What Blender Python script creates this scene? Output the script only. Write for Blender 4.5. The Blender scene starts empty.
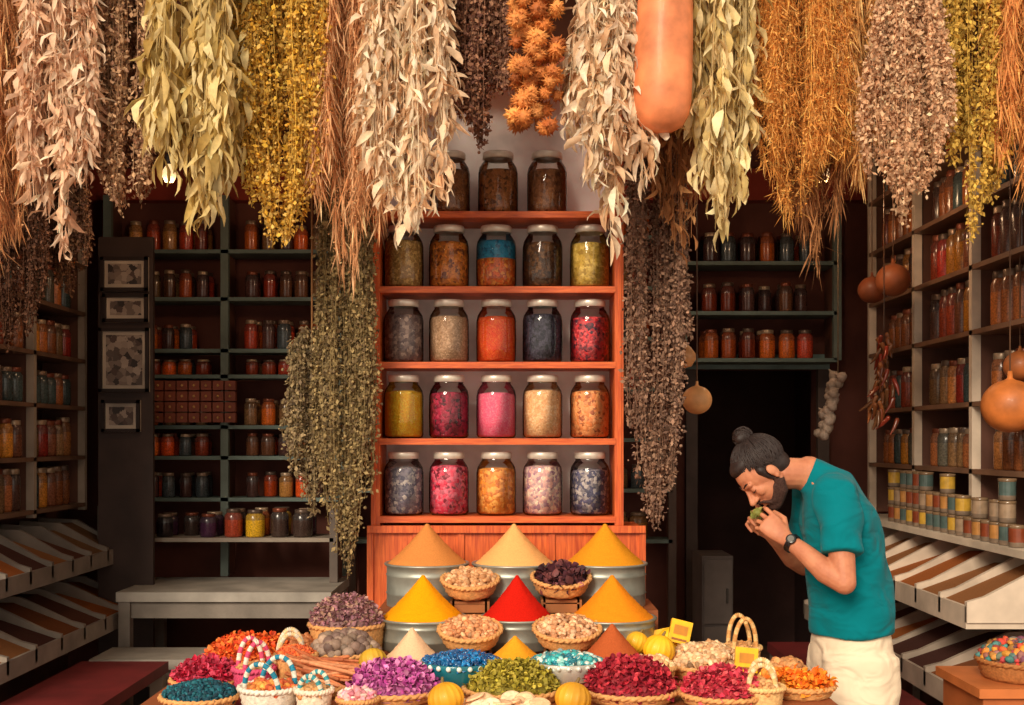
import bpy, math, random
import numpy as np
from mathutils import Vector, Matrix
rng = np.random.default_rng(7)
random.seed(7)
scene = bpy.context.scene
F = 1200.0   # focal length in px of a 1024 px wide frame
CZ = 1.5     # eye height (m)

def lin(c):
    c = np.asarray(c, float) / 255.0
    return np.where(c <= 0.04045, c / 12.92, ((c + 0.055) / 1.055) ** 2.4)
def W(px, py, Y):       # metres from a measurement taken at a known distance Y
    return np.array([(px - 512) * Y / F, Y, CZ - (py - 440) * Y / F])

# ------------------------------------------------------------------ mesh builder
class MB:
    def __init__(s):
        s.V = []; s.n = 0; s.C = []
    def add(s, V, Fc, col=(.5, .5, .5), mat=0, smooth=True):
        V = np.asarray(V, float).reshape(-1, 3); Fc = np.asarray(Fc, int)
        col = np.asarray(col, float)
        if col.ndim == 1: col = np.tile(col, (len(Fc), 1))
        s.V.append(V); s.C.append((Fc + s.n, col, mat, smooth)); s.n += len(V)
    def box(s, c, size, col=(.5, .5, .5), mat=0, R=None):
        h = np.asarray(size, float) / 2
        v = np.array([[x, y, z] for x in (-1, 1) for y in (-1, 1) for z in (-1, 1)], float) * h
        if R is not None: v = v @ np.asarray(R).T
        f = [[0, 1, 3, 2], [4, 6, 7, 5], [0, 4, 5, 1], [2, 3, 7, 6], [0, 2, 6, 4], [1, 5, 7, 3]]
        s.add(v + np.asarray(c), f, col, mat, False)
    def bx(s, x0, x1, y0, y1, z0, z1, col=(.5, .5, .5), mat=0):
        s.box(((x0 + x1) / 2, (y0 + y1) / 2, (z0 + z1) / 2), (x1 - x0, y1 - y0, z1 - z0), col, mat)
    def grid(s, P, col, mat=0, smooth=True, wrap=True):
        m, k, _ = P.shape
        i = np.arange(m - 1)[:, None]; j = np.arange(k if wrap else k - 1)[None, :]
        a = i * k + j; b = i * k + (j + 1) % k; c = (i + 1) * k + (j + 1) % k; d = (i + 1) * k + j
        s.add(P.reshape(-1, 3), np.stack([a, b, c, d], -1).reshape(-1, 4), col, mat, smooth)
    def lathe(s, prof, c, col, seg=24, mat=0, R=None, smooth=True, wob=None):
        prof = np.asarray(prof, float); th = np.arange(seg) * 2 * np.pi / seg
        r = np.maximum(prof[:, 0], 1e-4)[:, None] * np.ones(seg)
        if wob is not None: r = r + wob(np.arange(len(prof))[:, None], th[None, :]) * (prof[:, 0] > 1e-3)[:, None]
        P = np.stack([r * np.cos(th), r * np.sin(th), prof[:, 1][:, None] * np.ones(seg)], -1)
        if R is not None: P = P @ np.asarray(R).T
        s.grid(P + np.asarray(c), col, mat, smooth)
    def ball(s, c, r, col=(.5, .5, .5), seg=16, rings=10, R=None, mat=0, ribs=0, ribamp=0.06):
        r = np.ones(3) * r
        ph = np.linspace(0, np.pi, rings); th = np.arange(seg) * 2 * np.pi / seg
        k = 1 + ribamp * (np.abs(np.sin(ribs * th / 2)) - .6) if ribs else np.ones(seg)
        P = np.stack([np.sin(ph)[:, None] * np.cos(th) * k, np.sin(ph)[:, None] * np.sin(th) * k,
                      -np.cos(ph)[:, None] * np.ones(seg)], -1) * r
        if R is not None: P = P @ np.asarray(R).T
        s.grid(P + np.asarray(c), col, mat, True)
    def tube(s, path, rad, col=(.5, .5, .5), seg=10, side=None, rad2=None, cap=True, mat=0, rnd=True):
        p = np.asarray(path, float); n = len(p)
        r1 = np.ones(n) * rad; r2 = r1 if rad2 is None else np.ones(n) * rad2
        T = np.gradient(p, axis=0); T /= np.linalg.norm(T, axis=1)[:, None] + 1e-9
        if side is None:
            sd = np.cross(T[0], [0, 0, 1.0]) if abs(T[0][2]) < .9 else np.cross(T[0], [0, 1.0, 0])
        else: sd = np.asarray(side, float)
        if cap and rnd:
            pre = []; post = []
            for a in (80, 55, 28):
                ca, sa = math.cos(math.radians(a)), math.sin(math.radians(a))
                pre.append((p[0] - T[0] * min(r1[0], r2[0]) * sa, r1[0] * ca, r2[0] * ca, T[0]))
            for a in (28, 55, 80):
                ca, sa = math.cos(math.radians(a)), math.sin(math.radians(a))
                post.append((p[-1] + T[-1] * min(r1[-1], r2[-1]) * sa, r1[-1] * ca, r2[-1] * ca, T[-1]))
            p = np.array([q[0] for q in pre] + list(p) + [q[0] for q in post])
            r1 = np.array([q[1] for q in pre] + list(r1) + [q[1] for q in post])
            r2 = np.array([q[2] for q in pre] + list(r2) + [q[2] for q in post])
            T = np.array([q[3] for q in pre] + list(T) + [q[3] for q in post])
        th = np.arange(seg) * 2 * np.pi / seg
        rings = []
        for i in range(len(p)):
            t = T[i]; a = sd - t * np.dot(sd, t); a /= np.linalg.norm(a) + 1e-9
            b = np.cross(t, a); sd = a
            rings.append(p[i] + np.cos(th)[:, None] * a * r1[i] + np.sin(th)[:, None] * b * r2[i])
        if cap:
            rings = [np.tile(p[0], (seg, 1)) + (rings[0] - p[0]) * .01] + rings + [np.tile(p[-1], (seg, 1)) + (rings[-1] - p[-1]) * .01]
        s.grid(np.array(rings), col, mat, True)
    def prism(s, poly, axis, a0, a1, col, mat=0):
        poly = np.asarray(poly, float); n = len(poly); o = [i for i in range(3) if i != axis]
        V = np.zeros((2 * n, 3)); V[:n, o] = poly; V[n:, o] = poly; V[:n, axis] = a0; V[n:, axis] = a1
        q = [[i, (i + 1) % n, (i + 1) % n + n, i + n] for i in range(n)]
        s.add(V, q, col, mat, False)
        for off in (0, n):
            s.add(V[off:off + n], [[0, i, i + 1] for i in range(1, n - 1)], col, mat, False)
    def inst(s, tv, tf, R, O, cols, mat=0, smooth=True):
        tv = np.asarray(tv, float); tf = np.asarray(tf, int); N = len(O)
        V = np.einsum('nij,kj->nki', R, tv) + O[:, None, :]
        Fc = tf[None] + (np.arange(N) * len(tv))[:, None, None]
        s.add(V.reshape(-1, 3), Fc.reshape(-1, tf.shape[1]), np.repeat(cols, len(tf), axis=0), mat, smooth)
    def finish(s, name, mats, parent=None):
        V = np.concatenate(s.V)
        lo, hi = V.min(0), V.max(0); org = np.array([(lo[0] + hi[0]) / 2, (lo[1] + hi[1]) / 2, lo[2]])
        me = bpy.data.meshes.new(name)
        me.vertices.add(len(V)); me.vertices.foreach_set('co', (V - org).ravel())
        li = []; st = []; mi = []; sm = []; cc = []; pos = 0
        for Fc, col, m, smo in s.C:
            n, k = Fc.shape
            li.append(Fc.ravel()); st.append(pos + np.arange(n) * k); pos += n * k
            mi.append(np.full(n, m)); sm.append(np.full(n, smo))
            c4 = np.ones((n, 4)); c4[:, :3] = col; cc.append(np.repeat(c4, k, axis=0))
        li = np.concatenate(li); st = np.concatenate(st)
        me.loops.add(len(li)); me.loops.foreach_set('vertex_index', li.astype(np.int32))
        me.polygons.add(len(st)); me.polygons.foreach_set('loop_start', st.astype(np.int32))
        me.polygons.foreach_set('material_index', np.concatenate(mi).astype(np.int32))
        me.polygons.foreach_set('use_smooth', np.concatenate(sm))
        me.update(calc_edges=True)
        at = me.color_attributes.new('Col', 'FLOAT_COLOR', 'CORNER')
        at.data.foreach_set('color', np.concatenate(cc).astype(np.float32).ravel())
        me.validate()
        ob = bpy.data.objects.new(name, me); scene.collection.objects.link(ob)
        for m in (mats if isinstance(mats, (list, tuple)) else [mats]): me.materials.append(m)
        ob.location = org
        if parent is not None:
            ob.parent = parent; ob.location = Vector(org) - parent.location
        return ob

def empty(name, loc=(0, 0, 0)):
    e = bpy.data.objects.new(name, None); scene.collection.objects.link(e); e.location = loc; e.empty_display_size = .1
    return e
def rotm(ax, a):
    a = np.asarray(a, float)
    c, s_ = np.cos(a), np.sin(a); z = np.zeros_like(a); o = np.ones_like(a)
    if ax == 'x': m = [[o, z, z], [z, c, -s_], [z, s_, c]]
    elif ax == 'y': m = [[c, z, s_], [z, o, z], [-s_, z, c]]
    else: m = [[c, -s_, z], [s_, c, z], [z, z, o]]
    m = np.array(m)
    return np.moveaxis(m, -1, 0) if m.ndim == 3 else m
def randrot(N):
    return rotm('z', rng.uniform(0, 6.283, N)) @ rotm('x', rng.uniform(0, 6.283, N)) @ rotm('y', rng.uniform(0, 6.283, N))
def pal(cols, N, jit=.18):
    L = np.array([lin(c) for c in cols]); i = rng.integers(0, len(L), N); j = rng.integers(0, len(L), N)
    t = rng.random(N)[:, None]
    return np.clip((L[i] * t + L[j] * (1 - t)) * (1 + rng.normal(0, jit, N))[:, None], .001, 1)

# ------------------------------------------------------------------ materials
def mat_new(name):
    m = bpy.data.materials.new(name); m.use_nodes = True
    nt = m.node_tree; b = nt.nodes['Principled BSDF']
    return m, nt, b
def mat_attr(name, rough=.7, nscale=40, namt=.25, bump=.3, bscale=120, bdist=.002, metal=0, coat=0, transl=0, spec=.4):
    m, nt, b = mat_new(name); N = nt.nodes.new; L = nt.links.new
    a = N('ShaderNodeVertexColor'); a.layer_name = 'Col'
    g = N('ShaderNodeNewGeometry')
    n = N('ShaderNodeTexNoise'); n.inputs['Scale'].default_value = nscale; n.inputs['Detail'].default_value = 4
    L(g.outputs['Position'], n.inputs['Vector'])
    mr = N('ShaderNodeMapRange'); mr.inputs['From Min'].default_value = .3; mr.inputs['From Max'].default_value = .7
    mr.inputs['To Min'].default_value = 1 - namt; mr.inputs['To Max'].default_value = 1 + namt
    L(n.outputs['Fac'], mr.inputs['Value'])
    mx = N('ShaderNodeVectorMath'); mx.operation = 'SCALE'; L(a.outputs['Color'], mx.inputs[0]); L(mr.outputs[0], mx.inputs['Scale'])
    L(mx.outputs[0], b.inputs['Base Color'])
    b.inputs['Roughness'].default_value = rough; b.inputs['Metallic'].default_value = metal
    b.inputs['Coat Weight'].default_value = coat; b.inputs['Specular IOR Level'].default_value = spec
    if bump:
        n2 = N('ShaderNodeTexNoise'); n2.inputs['Scale'].default_value = bscale; n2.inputs['Detail'].default_value = 5
        L(g.outputs['Position'], n2.inputs['Vector'])
        bp = N('ShaderNodeBump'); bp.inputs['Strength'].default_value = bump; bp.inputs['Distance'].default_value = bdist
        L(n2.outputs['Fac'], bp.inputs['Height']); L(bp.outputs[0], b.inputs['Normal'])
    if transl:
        t = N('ShaderNodeBsdfTranslucent'); L(mx.outputs[0], t.inputs['Color'])
        ms = N('ShaderNodeMixShader'); ms.inputs[0].default_value = transl
        L(b.outputs[0], ms.inputs[1]); L(t.outputs[0], ms.inputs[2]); L(ms.outputs[0], nt.nodes['Material Output'].inputs['Surface'])
    return m
def mat_wood(name, c1, c2, scale=(3, 3, 40), rough=.5, coat=.1):
    m, nt, b = mat_new(name); N = nt.nodes.new; L = nt.links.new
    g = N('ShaderNodeNewGeometry'); mp = N('ShaderNodeMapping'); mp.inputs['Scale'].default_value = scale
    L(g.outputs['Position'], mp.inputs['Vector'])
    n = N('ShaderNodeTexNoise'); n.inputs['Scale'].default_value = 3; n.inputs['Detail'].default_value = 6; n.inputs['Distortion'].default_value = .6
    L(mp.outputs[0], n.inputs['Vector'])
    r = N('ShaderNodeValToRGB'); r.color_ramp.elements[0].position = .3; r.color_ramp.elements[1].position = .7
    r.color_ramp.elements[0].color = (*lin(c1), 1); r.color_ramp.elements[1].color = (*lin(c2), 1)
    L(n.outputs['Fac'], r.inputs[0]); L(r.outputs[0], b.inputs['Base Color'])
    bp = N('ShaderNodeBump'); bp.inputs['Strength'].default_value = .3; bp.inputs['Distance'].default_value = .002
    L(n.outputs['Fac'], bp.inputs['Height']); L(bp.outputs[0], b.inputs['Normal'])
    b.inputs['Roughness'].default_value = rough; b.inputs['Coat Weight'].default_value = coat
    return m
def mat_contents(name, cols, scale=70, bump=.7):
    m, nt, b = mat_new(name); N = nt.nodes.new; L = nt.links.new
    g = N('ShaderNodeNewGeometry')
    nz = N('ShaderNodeTexNoise'); nz.inputs['Scale'].default_value = 90
    L(g.outputs['Position'], nz.inputs['Vector'])
    sc = N('ShaderNodeVectorMath'); sc.operation = 'SCALE'; sc.inputs['Scale'].default_value = .018
    L(nz.outputs['Color'], sc.inputs[0])
    ad = N('ShaderNodeVectorMath'); L(g.outputs['Position'], ad.inputs[0]); L(sc.outputs[0], ad.inputs[1])
    v = N('ShaderNodeTexVoronoi'); v.inputs['Scale'].default_value = scale * 1.4
    L(ad.outputs[0], v.inputs['Vector'])
    sp = N('ShaderNodeSeparateColor'); L(v.outputs['Color'], sp.inputs[0])
    r = N('ShaderNodeValToRGB'); r.color_ramp.interpolation = 'LINEAR'
    els = r.color_ramp.elements
    q = lambda c: (*np.minimum(1, lin(c) * 1.12), 1)
    els[0].color = q(cols[0]); els[0].position = .1
    els[1].color = q(cols[-1]); els[1].position = .9
    for i, c in enumerate(cols[1:-1]):
        e = els.new(.1 + .8 * (i + 1) / (len(cols) - 1)); e.color = q(c)
    L(sp.outputs[0], r.inputs[0]); L(r.outputs[0], b.inputs['Base Color'])
    iv = N('ShaderNodeMath'); iv.operation = 'MULTIPLY'; iv.inputs[1].default_value = -1; L(v.outputs['Distance'], iv.inputs[0])
    bp = N('ShaderNodeBump'); bp.inputs['Strength'].default_value = bump; bp.inputs['Distance'].default_value = .006
    L(iv.outputs[0], bp.inputs['Height']); L(bp.outputs[0], b.inputs['Normal'])
    b.inputs['Roughness'].default_value = .6
    return m
def mat_glass(name, tint=(.97, .99, .98)):
    m, nt, b = mat_new(name); N = nt.nodes.new; L = nt.links.new
    t = N('ShaderNodeBsdfTransparent'); t.inputs[0].default_value = (*tint, 1)
    g = N('ShaderNodeBsdfGlossy'); g.inputs['Roughness'].default_value = .05
    fr = N('ShaderNodeFresnel'); fr.inputs[0].default_value = 1.5
    ms = N('ShaderNodeMixShader'); L(fr.outputs[0], ms.inputs[0]); L(t.outputs[0], ms.inputs[1]); L(g.outputs[0], ms.inputs[2])
    L(ms.outputs[0], nt.nodes['Material Output'].inputs['Surface']); nt.nodes.remove(b)
    return m

M_leaf = mat_attr('dried_leaf', .7, 60, .15, .2, 200, transl=.3)
M_fine = mat_attr('dried_herb', .8, 80, .2, .0, transl=.3)
M_dull = mat_attr('painted_wood', .6, 6, .25, .25, 60)
M_powder = mat_attr('spice_powder', .95, 220, .10, .6, 500, .002, spec=.1)
M_item = mat_attr('dried_goods', .65, 90, .22, .3, 250)
M_tin = mat_attr('galvanised_tin', .42, 14, .2, .15, 40, metal=.55)
M_metal = mat_attr('lid_metal', .35, 30, .15, 0, metal=.35)
M_wick = mat_attr('wicker', .7, 120, .25, .4, 300)
M_gloss = mat_attr('glazed', .22, 30, .2, 0, coat=.5)
M_jarbg = mat_attr('jar_glass_filled', .25, 120, .45, 0, coat=.4)
M_glass = mat_glass('clear_glass')
M_gourd = mat_attr('gourd_skin', .5, 10, .35, .2, 30, coat=.05)
M_wood = mat_wood('orange_wood', (182, 68, 20), (232, 112, 44), (4, 4, 40))
M_woodv = mat_wood('orange_wood_upright', (178, 64, 20), (232, 112, 44), (40, 40, 3))
def mat_cloth(name, col, rough=.9, fold=.6):
    m, nt, b = mat_new(name); N = nt.nodes.new; L = nt.links.new
    g = N('ShaderNodeNewGeometry')
    mp = N('ShaderNodeMapping'); mp.inputs['Scale'].default_value = (7, 5, 11); mp.inputs['Rotation'].default_value = (0, .6, 0)
    L(g.outputs['Position'], mp.inputs['Vector'])
    n = N('ShaderNodeTexNoise'); n.inputs['Scale'].default_value = 1.3; n.inputs['Detail'].default_value = 1.5; n.inputs['Distortion'].default_value = 1.0
    L(mp.outputs[0], n.inputs['Vector'])
    w = N('ShaderNodeTexNoise'); w.inputs['Scale'].default_value = 500; L(g.outputs['Position'], w.inputs['Vector'])
    b1 = N('ShaderNodeBump'); b1.inputs['Strength'].default_value = fold; b1.inputs['Distance'].default_value = .05; L(n.outputs['Fac'], b1.inputs['Height'])
    b2 = N('ShaderNodeBump'); b2.inputs['Strength'].default_value = .15; b2.inputs['Distance'].default_value = .001
    L(w.outputs['Fac'], b2.inputs['Height']); L(b1.outputs[0], b2.inputs['Normal']); L(b2.outputs[0], b.inputs['Normal'])
    b.inputs['Base Color'].default_value = (*lin(col), 1); b.inputs['Roughness'].default_value = rough
    b.inputs['Sheen Weight'].default_value = .05; b.inputs['Specular IOR Level'].default_value = .1
    return m

# ------------------------------------------------------------------ room shell
XL, XR, YB, ZC = -2.72, 2.35, 7.35, 3.3
def shell(name, boxes, col, rough=.9):
    b = MB()
    for q in boxes: b.bx(*q, lin(col))
    return b.finish(name, mat_attr(name + '_mat', rough, 3, .3, .4, 30, .004))
shell('floor', [(-6, 6, -3, YB + 1.6, -.1, 0)], (128, 100, 80))
shell('wall_left', [(XL - .15, XL, 4.45, YB + .15, 0, ZC)], (100, 62, 48))
shell('wall_right', [(XR, XR + .15, 4.45, YB + .15, 0, ZC)], (100, 62, 48))
DX0, DX1, DZ = 1.13, 1.86, 1.93
shell('wall_back', [(XL, DX0, YB, YB + .12, 0, ZC), (DX1, XR, YB, YB + .12, 0, ZC), (DX0, DX1, YB, YB + .12, DZ, ZC)], (96, 54, 44))
shell('wall_passage', [(DX0 - .3, DX0 - .2, YB + .12, YB + 1.4, 0, 2.3), (DX1 + .2, DX1 + .3, YB + .12, YB + 1.4, 0, 2.3),
                       (DX0 - .3, DX1 + .3, YB + 1.4, YB + 1.5, 0, 2.3), (DX0 - .3, DX1 + .3, YB + .12, YB + 1.5, 2.3, 2.4)], (70, 46, 42))
shell('ceiling', [(XL - .15, XR + .15, 4.45, YB + .15, ZC, ZC + .1)], (95, 54, 42))
shell('wall_front', [(-6, XL - .15, 4.35, 4.5, 0, 4.4), (XR + .15, 6, 4.35, 4.5, 0, 4.4), (XL - .15, XR + .15, 4.35, 4.45, ZC, 4.4)], (150, 90, 70))
shell('trim_1', [(XL, XR, YB - .1, YB, 2.95, 3.14)], (140, 52, 36))
b = MB()
b.bx(DX0 - .07, DX0 - .001, YB - .05, YB - .001, 0, DZ, lin((85, 70, 64))); b.bx(DX1 + .001, DX1 + .07, YB - .05, YB - .001, 0, DZ, lin((85, 70, 64)))
b.bx(DX0 - .07, DX1 + .07, YB - .06, YB - .001, DZ + .001, DZ + .09, lin((120, 145, 142)))
b.finish('trim_2', M_dull)
BZ = 3.235
b = MB()
b.tube([(-2.8, 4.15, BZ), (2.8, 4.15, BZ)], .03, lin((110, 70, 45)))
for x in (-2.7, 0, 2.7): b.bx(x - .03, x + .03, 4.12, 4.348, BZ + .03, BZ + .06, lin((90, 55, 35)))
b.finish('hanging_beam', M_dull)

# ------------------------------------------------------------------ herbs
def leaf_template(l=1., w=.22, curl=.12, tw=0.):
    t = np.array([0, .2, .5, .8, 1.]); ww = np.array([.05, .7, 1, .6, .03]) * w / 2
    V = []
    for ti, wi in zip(t, ww):
        y = curl * math.sin(ti * 2.6); a = tw * ti; ca, sa = math.cos(a), math.sin(a)
        for k in (-1, 0, 1):
            xx = wi * k; yy = -wi * .45 if k == 0 else 0
            V.append([xx * ca - yy * sa, y + xx * sa + yy * ca, -ti * l])
    Fc = []
    for i in range(4):
        for j in range(2):
            a = i * 3 + j; Fc.append([a, a + 1, a + 4, a + 3])
    return np.array(V), np.array(Fc)
LEAVES = [leaf_template(1, .21, .1), leaf_template(1, .25, .28, .8), leaf_template(1, .18, -.2, -1.2), leaf_template(.9, .28, .4, .4)]
TINY = (np.array([[0, 0, 0], [.3, .1, -.5], [0, .22, -1.], [-.3, .1, -.5]]), np.array([[0, 1, 3], [1, 2, 3]]))
def ball_template(seg=6, rings=4, sq=(1, 1, 1)):
    m = MB(); m.ball((0, 0, 0), 1, seg=seg, rings=rings)
    return m.V[0] * np.array(sq), m.C[0][0]
BLOB = ball_template()
def stems(xc, Y, zt, zb, w, d, S, rag=.3, bot=.6, clump=14, top=.8):
    cu = np.linspace(-1, 1, clump) + rng.normal(0, .08, clump); cv = rng.uniform(-1, 1, clump); cl = 1 - rng.random(clump) ** 1.4 * rag
    cl[clump // 2] = 1.0; ci = rng.integers(0, clump, S)
    u = np.clip(cu[ci] + rng.normal(0, .12, S), -1, 1); v = np.clip(cv[ci] + rng.normal(0, .2, S), -1, 1) * np.sqrt(1 - u * u * .8)
    L = (zt - zb) * np.clip(cl[ci] - np.abs(rng.normal(0, .07, S)), .4, 1) * (1 - .16 * np.abs(u) ** 2)
    K = 14; t = np.linspace(0, 1, K)
    zz = t * L[:, None] / (zt - zb)
    env = np.interp(zz, [0, .08, .3, .62, 1], [.35, top, top * .5 + .5, 1, bot])
    ph = rng.uniform(0, 6, (clump, 2))[ci]; wb = w * .09
    x = xc + u[:, None] * w * env * .93 + wb * np.sin(ph[:, :1] + t * 5) * t + rng.normal(0, .004, (S, 1)) * t
    y = Y + v[:, None] * d * env * .93 + wb * .6 * np.sin(ph[:, 1:] + t * 4) * t
    z = zt - t * L[:, None]
    return np.stack([x, y, np.broadcast_to(z, x.shape)], -1)
def along(P, N, bias=1.):
    S, K, _ = P.shape
    i = rng.integers(0, S, N); t = rng.random(N) ** bias * (K - 1.001); k = t.astype(int); f = (t - k)[:, None]
    return P[i, k] * (1 - f) + P[i, k + 1] * f
def herb(name, x0, x1, yb, Y, kind, cols, yt=-70, n=None, S=70, rag=.35, size=None, stemcol=None, tilt=None, d=None, bot=.6, clump=14, top=.8):
    zt = W(0, yt, Y)[2]; zb = W(0, yb, Y)[2]
    xc = ((x0 + x1) / 2 - 512) * Y / F; w = (x1 - x0) / 2 * Y / F
    d = d or min(w * .7, .11)
    P = stems(xc, Y, zt, zb + .02, w, d, S, rag, bot, clump, top)
    m = MB(); sc = pal([stemcol or cols[0]], S, .15)
    for i in range(S): m.tube(P[i], .0016, sc[i], seg=3, cap=False)
    if kind == 'leaf':
        n = n or 900; size = size or .085; tilt = tilt or .6; mt = M_leaf
        for T in LEAVES:
            k = n // 4; O = along(P, k, .9)
            R = rotm('z', rng.uniform(0, 6.283, k)) @ rotm('x', rng.normal(0, tilt, k)) @ rotm('z', rng.uniform(0, 6.283, k))
            R = R * (size * rng.uniform(.5, 1.25, k))[:, None, None]
            m.inst(*T, R, O, pal(cols, k, .13))
    elif kind in ('fine', 'flower'):
        n = n or 8000; size = size or .017; tilt = tilt or 1.1
        O = along(P, n, .85) + rng.normal(0, .008, (n, 3))
        R = rotm('z', rng.uniform(0, 6.283, n)) @ rotm('x', rng.normal(0, tilt, n)) @ rotm('z', rng.uniform(0, 6.283, n))
        R = R * (size * rng.uniform(.5, 1.5, n))[:, None, None]
        m.inst(*TINY, R, O, pal(cols, n, .22), smooth=False)
        k = n // 9; O = along(P, k, .6) + rng.normal(0, .012, (k, 3))
        m.inst(*BLOB, randrot(k) * (rng.uniform(.003, .007, k))[:, None, None], O, pal(cols[1:] or cols, k, .2))
        mt = M_fine
    elif kind == 'string':
        n = n or 2600
        O = along(P, n, .9) + rng.normal(0, .006, (n, 3)); size = size or .09
        R = rotm('z', rng.uniform(0, 6.283, n)) @ rotm('x', rng.normal(0, tilt or .25, n)) @ rotm('z', rng.uniform(0, 6.283, n))
        tv = TINY[0] * np.array([.09, 1, 1.])
        m.inst(tv, TINY[1], R * (size * rng.uniform(.5, 1.4, n))[:, None, None], O, pal(cols, n, .2), smooth=False)
        k = int(n * 1.8); O = along(P, k, .75) + rng.normal(0, .009, (k, 3))
        m.inst(*TINY, randrot(k) * (rng.uniform(.006, .013, k))[:, None, None], O, pal(cols, k, .2), smooth=False)
        mt = M_fine
    if Y < 4.35: m.tube([(xc, Y, zt - .05), (xc, Y, zt), (xc, 4.15, BZ - .034)], .004, lin((170, 120, 75)), seg=5)
    else: m.tube([(xc, Y, zt - .05), (xc, Y, ZC - .005 if Y > 4.46 else ZC - .03)], .004, lin((170, 120, 75)), seg=5)
    return m.finish(name, mt)

cream = [(248, 226, 194), (240, 206, 168), (254, 238, 213), (210, 166, 125)]
gtan = [(222, 164, 112), (238, 186, 132), (186, 124, 80)]
herb('dried_grass_bundle', -50, 38, 270, 4.05, 'string', gtan, n=5200, bot=.9)
herb('dried_sage_bundle', 20, 104, 260, 3.98, 'leaf', [(244, 208, 174), (232, 188, 152), (250, 226, 198), (190, 142, 112)], n=1900, size=.075, tilt=.65, bot=.55)
herb('dried_lavender_bundle', 84, 176, 236, 4.08, 'flower', [(188, 148, 112), (208, 168, 128), (152, 112, 90), (226, 186, 145)], n=13000, bot=.8)
herb('dried_eucalyptus_bundle', 148, 248, 228, 3.96, 'leaf', [(228, 202, 136), (202, 172, 98), (242, 222, 166), (170, 138, 72)], n=1250, size=.11, tilt=.36, bot=.35, top=.95)
herb('dried_yarrow_bundle', 228, 328, 258, 4.06, 'flower', [(220, 178, 78), (238, 186, 64), (184, 146, 66), (244, 204, 110)], n=14000, bot=.65, top=.95)
herb('dried_grass_bundle', 314, 384, 294, 4.1, 'string', [(234, 176, 124), (202, 144, 96), (246, 202, 154)], n=6000, bot=.7)
herb('dried_sage_bundle', 362, 452, 242, 3.94, 'leaf', cream, n=2100, size=.085, tilt=.58, bot=.6, top=.85)
herb('dried_oregano_bundle', 438, 512, 155, 4.12, 'flower', [(158, 114, 90), (190, 142, 110), (124, 84, 72)], n=10000, bot=.6)
herb('dried_sage_bundle', 560, 652, 242, 3.96, 'leaf', cream, n=2100, size=.09, tilt=.58, bot=.85, top=.45)
herb('dried_eucalyptus_bundle', 686, 758, 236, 3.98, 'leaf', [(232, 208, 150), (208, 180, 114), (244, 226, 178)], n=1050, size=.1, tilt=.38, bot=.55, top=.9)
herb('dried_fennel_bundle', 738, 854, 234, 4.06, 'string', [(238, 172, 86), (250, 194, 112), (206, 136, 62)], n=12000, size=.05, tilt=.7, bot=.6, top=.95)
herb('dried_grass_bundle', 822, 888, 184, 4.15, 'string', [(232, 174, 100), (202, 142, 80), (247, 198, 132)], n=6000, bot=.6)
herb('dried_lavender_bundle', 862, 952, 226, 3.98, 'flower', [(222, 178, 138), (196, 152, 118), (238, 202, 162)], n=15000, bot=.85, top=.5)
herb('dried_yarrow_bundle', 922, 1010, 250, 4.08, 'flower', [(222, 184, 84), (238, 198, 94), (184, 148, 68)], n=13000, bot=.5, top=.95)
herb('dried_grass_bundle', 990, 1062, 194, 4.02, 'string', [(242, 176, 102), (216, 144, 82)], n=6000)
herb('dried_thyme_bundle', 650, 706, 278, 4.26, 'leaf', [(182, 126, 78), (154, 103, 63), (202, 150, 98)], n=650, size=.07)
herb('dried_thyme_bundle', 786, 848, 275, 4.26, 'string', [(188, 132, 82), (160, 108, 68)], n=4000)
for x0, x1, yb, cl in ((60, 150, 180, [(162, 124, 92), (128, 90, 68)]), (225, 320, 165, [(172, 134, 70), (138, 102, 54)]), (840, 910, 150, [(186, 138, 92), (148, 102, 70)]),
                       (905, 960, 140, [(166, 122, 88), (132, 92, 64)]), (965, 1040, 170, [(174, 124, 78), (138, 94, 58)]), (-30, 50, 200, [(162, 112, 78), (128, 86, 60)]),
                       (425, 520, 118, [(146, 102, 78), (118, 78, 62)]), (700, 800, 160, [(184, 140, 84), (148, 106, 64)])):
    herb('dried_thyme_bundle', x0, x1, yb, 4.27, 'flower', cl, n=7000, d=.04, top=1.0, bot=.8)
herb('hanging_thyme_garland', 314, 376, 594, 4.42, 'flower', [(156, 134, 90), (182, 158, 108), (124, 102, 72)], yt=60, n=16000, S=70, rag=.2, d=.07, bot=.6)
herb('hanging_thyme_garland', 286, 338, 528, 4.46, 'flower', [(156, 136, 96), (178, 154, 114), (125, 106, 82)], yt=330, n=6500, S=50, rag=.4, d=.05)
herb('hanging_thyme_garland', 622, 690, 548, 4.42, 'flower', [(156, 120, 98), (184, 146, 120), (120, 90, 76)], yt=60, n=16000, S=70, rag=.5, d=.07, bot=.5)
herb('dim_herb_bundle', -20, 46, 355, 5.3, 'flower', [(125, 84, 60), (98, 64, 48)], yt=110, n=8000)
herb('dim_herb_bundle', 46, 92, 305, 5.5, 'flower', [(125, 88, 60), (98, 64, 48)], yt=120, n=7000)

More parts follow.
